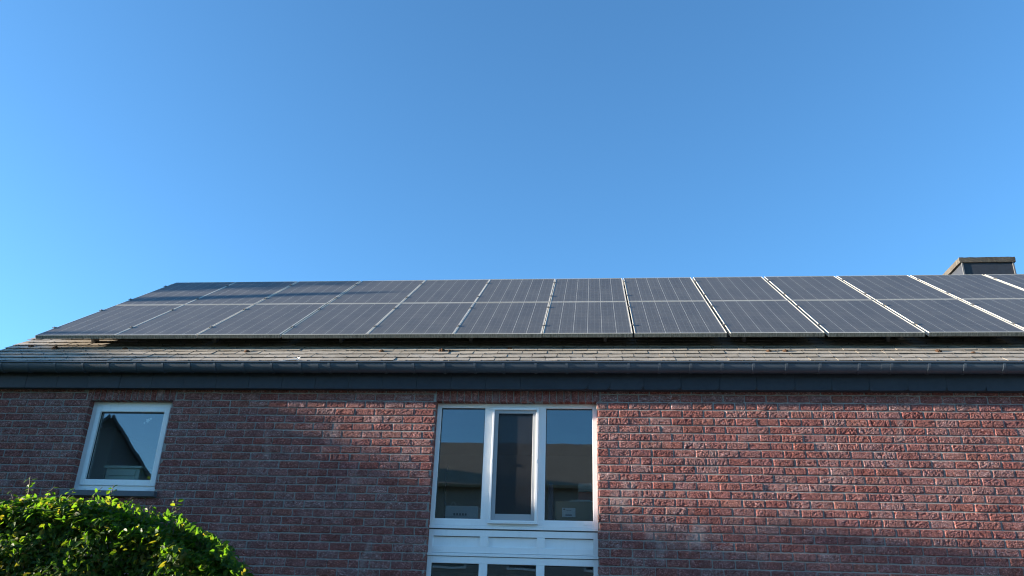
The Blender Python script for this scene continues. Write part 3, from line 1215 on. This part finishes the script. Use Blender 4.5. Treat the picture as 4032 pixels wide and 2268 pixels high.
# white downy feather caught at the gutter edge
V, F = [], []
lst = []
base = Vector(rp(-3.23, -.44, TOFF + .02))
for k in range(16):
    a = rng.uniform(0, 2 * PI)
    L = rng.uniform(.02, .05)
    d = Vector((math.cos(a), -.2, abs(math.sin(a)) * .9)) * L
    lst.append(([base, base + d * .5 + Vector((0, 0, .006)), base + d], [.0035, .003, .001], 4))
lst.append(([base, base + Vector((-.06, -.03, -.012)), base + Vector((-.13, -.05, -.028)), base + Vector((-.2, -.055, -.035))], [.004, .003, .003, .001], 5))
o = link('feather', tubes_mesh('feather', lst), mat('white_down', (.8, .79, .76), .8))
tag(o, 'white downy feather lying on the slates at the gutter edge', 'feather')

# ------------------------------------------------------------------ things seen behind the glass
cab = thing('cabinet', 'pale green drawer cabinet inside behind the small window', 'cabinet', (-5.25, 8.8, 2.5))
m_cab = paint_mat('pale_green_paint', (.66, .76, .64), .5)
boxes('carcass', [(-5.41, -5.02, 8.60, 8.95, 2.46, 3.195)], m_cab, cab)
boxes('top', [(-5.44, -4.99, 8.575, 8.97, 3.197, 3.222)], m_cab, cab)
boxes('drawer_front', [(-5.365, -5.065, 8.586, 8.599, 3.115, 3.18)], m_cab, cab)
boxes('drawer_front', [(-5.365, -5.065, 8.586, 8.599, 2.9, 3.09)], m_cab, cab)
o = boxes('wardrobe_side', [(-6.10, -5.90, 9.35, 9.40, 2.46, 3.83)], paint_mat('pale_grey_board', (.5, .52, .53), .6), None, .003)
tag(o, 'pale grey upright board seen inside behind the small window, left of the cabinet', 'board')
V, F = [], []
fc = Vector((-4.905, 8.35, 3.675))
for kx, kz, kr in ((0, 0, 1), (-.035, -.028, .35), (.03, .02, .6)):
    for q in range(5):
        a = q * 1.257 + kx * 9
        n = len(V)
        c0 = fc + Vector((kx, 0, kz))
        d = Vector((math.cos(a), 0, math.sin(a))) * .026 * kr
        p = Vector((-math.sin(a), 0, math.cos(a))) * .010 * kr
        V += [tuple(c0), tuple(c0 + d * .6 + p + Vector((0, -.002, 0))), tuple(c0 + d), tuple(c0 + d * .6 - p + Vector((0, .002, 0)))]
        F.append((n, n + 1, n + 2, n + 3))
o = link('flower_ornament', np_mesh('flower_ornament', V, F), mat('ornament_white', (.8, .82, .8), .6))
o.modifiers.new('t', 'SOLIDIFY').thickness = .0015
tag(o, 'small white flower ornament hanging behind the upper right of the small window', 'ornament')
# curtain with soft pleats
V, F = [], []
NXc, NZc = 40, 24
for j in range(NZc + 1):
    for i in range(NXc + 1):
        u = i / NXc
        v = j / NZc
        z = 3.90 - v * .95
        xr = -4.52
        xl = -4.80 + .10 * math.sin(v * PI) * 1.0 if v < .6 else -4.80 + .10 * math.sin(v * PI)
        V.append((xl + (xr - xl) * u, 8.40 + .018 * math.sin(u * 22 + v * 2) + .01 * math.sin(u * 9), z))
for j in range(NZc):
    for i in range(NXc):
        a = j * (NXc + 1) + i
        F.append((a, a + 1, a + NXc + 2, a + NXc + 1))
m_cur = leaf_mat('white_net_curtain', [(.75, .77, .8), (.75, .77, .8)], .35)
me = np_mesh('curtain', V, F, smooth=True)
o = link('curtain', me, m_cur)
o.modifiers.new('t', 'SOLIDIFY').thickness = .002
tag(o, 'white net curtain hanging at the right side of the small window', 'curtain')

bx = thing('cardboard_box', 'brown cardboard box with a white label behind the right pane', 'box', (-.2, 8.8, 2.5))
boxes('carton', [(-.425, .02, 8.66, 9.0, 2.52, 2.932)], paint_mat('cardboard', (.30, .24, .15), .8), bx, .004)
m_lab = mat('label_paper', (.7, .75, .75), .6)
lb = boxes('shipping_label', [(-.352, -.214, 8.654, 8.658, 2.772, 2.864)], m_lab, bx, 0)
boxes('print', [(-.318, -.252, 8.651, 8.653, 2.786, 2.797), (-.34, -.32, 8.651, 8.653, 2.842, 2.856), (-.31, -.255, 8.651, 8.653, 2.838, 2.842)],
      mat('print_ink', (.12, .13, .14), .7), lb, 0)
o = boxes('paper_stack', [(-.275, -.02, 8.68, 8.9, 2.9335, 2.942), (-.265, -.06, 8.67, 8.9, 2.943, 2.951)], mat('paper', (.7, .72, .72), .6), None, 0)
tag(o, 'flat white papers lying on top of the cardboard box', 'paper')
rb_ = thing('red_white_package', 'white and red package standing on the cardboard box by the right pane', 'package', (-.1, 8.95, 2.9))
boxes('wrapper', [(-.19, -.02, 8.905, 9.02, 3.072, 3.165)], mat('package_white', (.55, .57, .52), .7), rb_, .008)
boxes('band', [(-.19, -.02, 8.905, 9.02, 2.953, 3.071)], mat('package_red', (.42, .07, .06), .7), rb_, .008)
bl_ = thing('storage_box', 'white storage box with blurred dark lettering behind the left pane', 'box', (-1.4, 8.8, 2.5))
boxes('body', [(-1.585, -1.235, 8.68, 9.0, 2.52, 2.868)], paint_mat('box_white', (.50, .58, .62), .6), bl_, .006)
boxes('lettering', [(-1.495 + .03 * k, -1.475 + .03 * k, 8.674, 8.678, 2.770, 2.792) for k in range(5)], mat('print_ink_dark', (.13, .16, .19), .7), bl_, 0)
o = link('wire_handle', tubes_mesh('wire_handle', [([(-1.55 + .07 * k / 8 + .0, 8.75, 2.868 + .05 * math.sin(PI * k / 8)) for k in range(9)], [.003] * 9, 6)]),
         mat('wire_white', (.7, .72, .72), .4), bl_)
o = link('pole', tubes_mesh('pole', [([(-1.60, 8.72, 3.30), (-1.615, 8.74, 3.05), (-1.59, 8.76, 2.7), (-1.58, 8.78, 2.5)], [.008, .012, .013, .013], 8)]),
         mat('dark_pole', (.03, .03, .035), .4))
tag(o, 'thin dark pole leaning behind the left pane of the tall window', 'pole')
o = boxes('speaker', [(-.50, -.452, 8.7, 8.95, 2.52, 3.13)], mat('dark_blue_plastic', (.02, .035, .09), .5), None, .004)
o.name = 'dark_blue_folder'
tag(o, 'dark blue folder standing beside the cardboard box behind the right pane', 'folder')
boxes_ = boxes('table', [(-1.9, .2, 8.5, 9.3, 2.47, 2.515)], paint_mat('table_wood', (.2, .15, .1), .6), None, .003)
tag(boxes_, 'low wooden board carrying the boxes inside the tall window', 'table')


# ------------------------------------------------------------------ foliage
def leaf_cloud(name, pos, nrm, size, m, parent=None, fold=.25, seed=1, tint=None):
    """pointed ovate leaves, folded along the midrib; pos Nx3, nrm Nx3 facing direction"""
    g = np.random.default_rng(seed)
    N = len(pos)
    # template (length along y, width along x)
    T = np.array([(0, 0, 0), (-.27, .30, fold * .27), (-.22, .66, fold * .22 - .03), (0, 1.0, -.10), (.22, .66, fold * .22 - .03), (.27, .30, fold * .27), (0, .45, -.02)])
    Fq = np.array([(0, 6, 2, 1), (6, 3, 2, 2), (0, 5, 4, 6), (6, 4, 3, 3)])
    # use quads/triangles as triangles
    tri = np.array([(0, 6, 1), (1, 6, 2), (6, 3, 2), (0, 5, 6), (5, 4, 6), (6, 4, 3)])
    nr = nrm / np.linalg.norm(nrm, axis=1, keepdims=True)
    up = g.normal(0, 1, (N, 3)) + np.array([0, 0, -.5])
    ay = up - (up * nr).sum(1, keepdims=True) * nr
    ay /= np.linalg.norm(ay, axis=1, keepdims=True) + 1e-9
    ax = np.cross(ay, nr)
    sz = size * g.uniform(.6, 1.25, N)[:, None, None]
    P = (T[None, :, 0:1] * ax[:, None] + (T[None, :, 1:2] - .4) * ay[:, None] + T[None, :, 2:3] * nr[:, None]) * sz + pos[:, None]
    K = len(T)
    faces = (tri[None] + (np.arange(N) * K)[:, None, None]).reshape(-1, 3)
    me = np_mesh(name, P.reshape(-1, 3), faces)
    tt = np.ones((N, K, 4), np.float32)
    tt[..., 0] = (g.random(N) ** 1.2 if tint is None else tint)[:, None]
    add_attr(me, 'tint', tt.reshape(-1, 4))
    return link(name, me, m, parent)


# the hedge: profile of its top along x
HX = np.array([-9, -3.84, -3.44, -3.01, -2.80, -2.54, -2.40, -2.27, -2.20, -2.12, -2.04, -1.95])
HZ = np.array([2.41, 2.37, 2.32, 2.29, 2.24, 2.19, 2.13, 2.06, 1.99, 1.92, 1.80, 0.6])
hedge = thing('hedge', 'clipped leafy green hedge with sunlit yellow green top in front of the brick wall', 'hedge', (-4.5, 5.15, 0))
g = np.random.default_rng(5)
pos, nrm = [], []
Y0, Y1 = 4.72, 5.55


def topz(x, y):
    z = np.interp(x, HX, HZ)
    z = z + (vnoise(x * 3.1 + 4, y * 3.1, 21) - .5) * .13 + (vnoise(x * 9, y * 9 + 3, 22) - .5) * .07
    return z - .12 * np.clip((y - 5.1) ** 2 / .2, 0, 1)


# front shell (three layers deep)
N = 36000
x = g.uniform(-5.6, -1.98, N)
y = Y0 + np.abs(g.normal(0, .07, N)) - .02 + (vnoise(x * 4, np.full(N, 2.0), 31) - .5) * .12
z = .0 + g.random(N) ** .55 * 2.5
tz = topz(x, y)
z = np.minimum(z, 99)
k = z < tz
y = y + (vnoise(x * 5 + 7, z * 5, 33) - .5) * .16
pos.append(np.stack([x, y, z], -1)[k])
nrm.append((np.array([0.0, -1, .45]) + g.normal(0, .55, (N, 3)))[k])
# top
N = 19000
x = g.uniform(-5.8, -2.05, N)
y = g.uniform(Y0 - .05, Y1, N)
z = topz(x, y) - np.abs(g.normal(0, .05, N))
pos.append(np.stack([x, y, z], -1))
nrm.append(np.array([-.35, -.3, 1]) + g.normal(0, .6, (N, 3)))
# right end
N = 9000
z = g.uniform(0, 2.3, N)
y = g.uniform(Y0 - .05, Y1, N)
xe = np.interp(-z, -HZ[1:], HX[1:])
x = xe * y / 5.0 - np.abs(g.normal(0, .05, N)) + (vnoise(y * 5, z * 5, 34) - .5) * .12
pos.append(np.stack([x, y, z], -1))
nrm.append(np.array([1, -.4, .3]) + g.normal(0, .6, (N, 3)))
# inner volume
N = 36000
x = g.uniform(-5.6, -2.15, N)
y = g.uniform(Y0 + .1, Y1, N)
z = g.random(N) ** .6 * 2.4
k = z < topz(x, y) - .03
pos.append(np.stack([x, y, z], -1)[k])
nrm.append((np.array([0, -.5, .6]) + g.normal(0, .9, (N, 3)))[k])
# left run outside the picture, coarser
N = 5000
x = g.uniform(-9, -5.5, N)
y = g.uniform(Y0, Y1, N)
z = g.random(N) ** .7 * 2.35
pos.append(np.stack([x, y, z], -1))
nrm.append(np.array([0, -.6, .6]) + g.normal(0, .8, (N, 3)))

# stems and shoots
lst = []
for i in range(60):
    x0 = -5.5 + i * .058 + g.uniform(-.03, .03)
    y0 = 5.1 + g.uniform(-.1, .1)
    h = float(topz(np.array([x0]), np.array([y0]))[0]) - .05
    p = Vector((x0, y0, 0))
    pts = [p]
    for q in range(1, 6):
        pts.append(Vector((x0 + g.normal(0, .04) * q * .5, y0 + g.normal(0, .06), h * q / 5)))
    lst.append((pts, [.010, .009, .007, .005, .003, .0012], 5))
    for q in range(5):
        a = pts[g.integers(2, 5)]
        b = a + Vector((g.normal(0, .12), -g.uniform(.02, .22), g.uniform(.02, .2)))
        c = b + Vector((g.normal(0, .08), g.normal(0, .03), g.uniform(.02, .1)))
        lst.append(([a, (a + b) / 2 + Vector((0, 0, .02)), b, c], [.005, .004, .003, .0012], 4))
shoots = [(-3.64, 5.0, .20, -.02), (-3.60, 5.1, .12, .06), (-3.10, 5.0, .16, .03), (-3.02, 5.0, .13, .09), (-2.58, 4.95, .30, -.03), (-2.83, 4.98, .13, .05),
          (-3.75, 5.05, .1, -.05), (-3.35, 4.95, .10, .05), (-3.48, 5.1, .08, .02), (-2.95, 5.05, .08, -.02), (-2.70, 5.0, .09, .06), (-2.45, 5.0, .10, .03),
          (-2.25, 4.95, .09, .05), (-2.14, 4.9, .07, .06), (-3.9, 5.0, .12, .02), (-3.25, 5.05, .10, .07), (-4.1, 5.0, .12, 0), (-2.36, 4.9, .07, -.03)]
sp_, sn_ = [], []
for (x0, y0, h, lean) in shoots:
    b = Vector((x0, y0, float(topz(np.array([x0]), np.array([y0]))[0]) - .08))
    h *= .75
    pts = [b + Vector((lean * (q / 5) ** 1.4, g.normal(0, .006), (h + .06) * q / 5)) for q in range(6)]
    lst.append((pts, [.004, .0036, .0032, .0028, .0022, .0015], 4))
    m_ = max(7, int(h / .011))
    for q in range(m_):
        u = .3 + .7 * q / m_
        pt = pts[min(int(u * 5), 4)].lerp(pts[min(int(u * 5) + 1, 5)], u * 5 - int(u * 5))
        side = 1 if q % 2 else -1
        sp_.append(tuple(pt + Vector((side * .018, g.normal(0, .01), g.normal(0, .005)))))
        sn_.append((side * .2 - .3, -.3 + g.normal(0, .5), .8 + g.normal(0, .3)))
pos = np.concatenate(pos)
nrm = np.concatenate(nrm)
_lim = np.interp(-pos[:, 2], -HZ[1:], HX[1:]) * pos[:, 1] / 5.0 + .04 * np.random.default_rng(9).normal(0, 1, len(pos))
_k = pos[:, 0] < _lim
pos, nrm = pos[_k], nrm[_k]
leaf_cloud('foliage', pos, nrm, .045, M_LEAF, hedge, seed=3)
leaf_cloud('shoot_leaves', np.array(sp_), np.array(sn_), .036, M_LEAF, hedge, seed=4, tint=np.random.default_rng(2).uniform(.25, .85, len(sp_)))
link('stems', tubes_mesh('stems', lst), M_TWIG, hedge)


def tree(name, x, y, blobs, label, nleaf, lsize, trunk_r=.14, seed=1, cat='tree'):
    g = np.random.default_rng(seed)
    r = thing(name, label, cat, (x, y, 0))
    cz = max(b[2] for b in blobs)
    lst = [([(x, y, 0), (x + .05, y, cz * .3), (x - .04, y + .03, cz * .6), (x, y, cz * .9)], [trunk_r, trunk_r * .8, trunk_r * .55, trunk_r * .2], 10)]
    P, Nn = [], []
    tot = sum(b[3] * b[4] * b[5] for b in blobs)
    for (bx_, by_, bz_, rx, ry, rz) in blobs:
        n_ = int(nleaf * rx * ry * rz / tot) + 300
        d = g.normal(0, 1, (n_, 3))
        d /= np.linalg.norm(d, axis=1, keepdims=True)
        rr = g.random(n_) ** .35
        lump = .78 + .4 * vnoise(d[:, 0] * 3 + bx_, d[:, 1] * 3 + d[:, 2] * 4, seed)
        P.append(np.array([bx_, by_, bz_]) + d * (rr * lump)[:, None] * np.array([rx, ry, rz]))
        Nn.append(d + g.normal(0, .6, (n_, 3)) + np.array([0, 0, .3]))
        for q in range(5):
            dd = Vector(d[q]) * .8
            e = Vector((bx_ + dd.x * rx, by_ + dd.y * ry, bz_ + dd.z * rz))
            s0 = Vector((x, y, min(bz_ * .55, cz * .7)))
            lst.append(([s0, s0.lerp(e, .5) + Vector((0, 0, .1)), e], [trunk_r * .4, trunk_r * .22, .01], 6))
    link('trunk', tubes_mesh('trunk', lst), M_BARK, r)
    leaf_cloud('crown', np.concatenate(P), np.concatenate(Nn), lsize, M_TREELEAF, r, seed=seed)
    return r


# trees to the left, low sun behind them: they shade the left and lower parts of the wall
tree('garden_tree', -19.0, 6.0, [(-19, 6.2, 3.3, 1.2, 1.7, 1.9), (-19, 6.3, 2.0, 1.3, 2.0, 1.9), (-19, 5.45, 4.72, .9, .55, 1.2), (-19, 4.9, 4.58, .9, .6, 1.2), (-19, 6.02, 4.65, .9, .42, .98),
                                 (-19, 6.72, 5.2, .9, .45, 1.3), (-19, 7.08, 5.4, .8, .34, 1.3), (-19, 6.42, 4.95, .8, .26, 1.2), (-19, 6.57, 5.1, .8, .3, 1.3), (-19, 6.22, 4.6, .8, .25, 1.08)],
     'broad leafy garden tree left of the house, outside the photo', 42000, .15, .16, 11)
tree('garden_tree', -19.0, 9.9, [(-19, 9.95, 7.6, .9, .98, 1.7), (-19, 8.64, 7.95, .5, .08, .55), (-19, 10.1, 5.6, 1.0, 1.0, 1.6)],
     'taller slim garden tree behind the broad one, outside the photo', 14000, .12, .15, 12)
tree('garden_tree', -19.0, 2.4, [(-19, 2.45, 2.85, 1.1, .6, 1.62), (-19, 3.35, 2.75, 1.0, .6, 1.38), (-19, 2.8, 2.8, .8, .22, 1.6), (-19, 1.6, 2.5, 1.2, 1.0, 1.5), (-19, 2.2, 1.5, 1.3, 1.6, 1.4)],
     'low bushy garden tree in front of the neighbouring plot, outside the photo', 20000, .14, .12, 13)
tree('reflected_tree', -12.3, -6.2, [(-12.2, -6.2, 4.6, 1.0, .9, 1.2), (-12.7, -6.2, 3.4, 1.3, 1.0, 1.2)],
     'loose green tree mirrored in the lower right of the small window', 3500, .12, .1, 14)


# houses across the garden, seen mirrored in the glass
def opp_house(x0, x1, y0, y1, ze, zr, axis, label, roofc, wallc):
    h = thing('neighbour_house', label, 'house', ((x0 + x1) / 2, (y0 + y1) / 2, 0))
    mw = paint_mat('neighbour_wall', wallc, .9, .15)
    mr = paint_mat('neighbour_roof', roofc, .8, .3)
    bm = bmesh.new()
    if axis == 'x':      # ridge along x
        ym = (y0 + y1) / 2
        sec = [(y0, 0), (y1, 0), (y1, ze), (ym, zr), (y0, ze)]
        a = [bm.verts.new((x0, y, z)) for y, z in sec]
        b = [bm.verts.new((x1, y, z)) for y, z in sec]
    else:
        xm = (x0 + x1) / 2
        sec = [(x0, 0), (x1, 0), (x1, ze), (xm, zr), (x0, ze)]
        a = [bm.verts.new((x, y0, z)) for x, z in sec]
        b = [bm.verts.new((x, y1, z)) for x, z in sec]
    bm.faces.new(a)
    bm.faces.new(b[::-1])
    for i in range(5):
        j = (i + 1) % 5
        bm.faces.new((a[j], a[i], b[i], b[j]))
    bmesh.ops.recalc_face_normals(bm, faces=bm.faces)
    me = bpy.data.meshes.new('wall')
    bm.to_mesh(me)
    bm.free()
    link('wall', me, mw, h)
    o = .35
    V, F = [], []

    def slab(p):
        n = len(V)
        a = [Vector(q) for q in p]
        nn = (a[1] - a[0]).cross(a[2] - a[0]).normalized()
        if nn.z < 0:
            nn = -nn
        V.extend([tuple(q + nn * .12) for q in a] + [tuple(q + nn * .02) for q in a])
        F.extend([(n, n + 1, n + 2, n + 3), (n + 7, n + 6, n + 5, n + 4), (n, n + 4, n + 5, n + 1), (n + 1, n + 5, n + 6, n + 2),
                  (n + 2, n + 6, n + 7, n + 3), (n + 3, n + 7, n + 4, n)])
    if axis == 'x':
        sl = (zr - ze) / ((y1 - y0) / 2)
        slab([(x0 - o, y1 + o, ze - o * sl), (x1 + o, y1 + o, ze - o * sl), (x1 + o, ym, zr), (x0 - o, ym, zr)])
        slab([(x0 - o, y0 - o, ze - o * sl), (x1 + o, y0 - o, ze - o * sl), (x1 + o, ym - .001, zr), (x0 - o, ym - .001, zr)])
    else:
        sl = (zr - ze) / ((x1 - x0) / 2)
        slab([(x1 + o, y0 - o, ze - o * sl), (x1 + o, y1 + o, ze - o * sl), (xm, y1 + o, zr), (xm, y0 - o, zr)])
        slab([(x0 - o, y0 - o, ze - o * sl), (x0 - o, y1 + o, ze - o * sl), (xm - .001, y1 + o, zr), (xm - .001, y0 - o, zr)])
    link('roof', np_mesh('roof', V, F), mr, h)
    mwin = mat('neighbour_glass', (.02, .025, .03), .1)
    xs = np.arange(x0 + 1.2, x1 - 1.2, 2.6)
    for xx in xs:
        for zz in ([1.0] if ze < 5.5 else [1.0, 3.7]):
            f = boxes('window', frame_boxes(xx, xx + 1.2, zz, zz + 1.3, .07, .07, .07, .07, y1 + .001, y1 + .05), M_WHITE, h, 0)
            boxes('pane', [(xx + .07, xx + 1.13, y1 + .002, y1 + .02, zz + .07, zz + 1.23)], mwin, f, 0)
    return h


opp_house(-12.0, 9.0, -20.0, -12.0, 6.55, 8.75, 'x', 'long low neighbour house with brown roof mirrored in the tall window', (.36, .30, .22), (.32, .28, .25))
gh = opp_house(-25.05, -18.35, -21.37, -13.37, 5.1, 9.3, 'y', 'steep gabled dark neighbour house mirrored in the small window', (.16, .16, .17), (.22, .22, .23))
gh.rotation_euler = (0, 0, -math.radians(32.6))
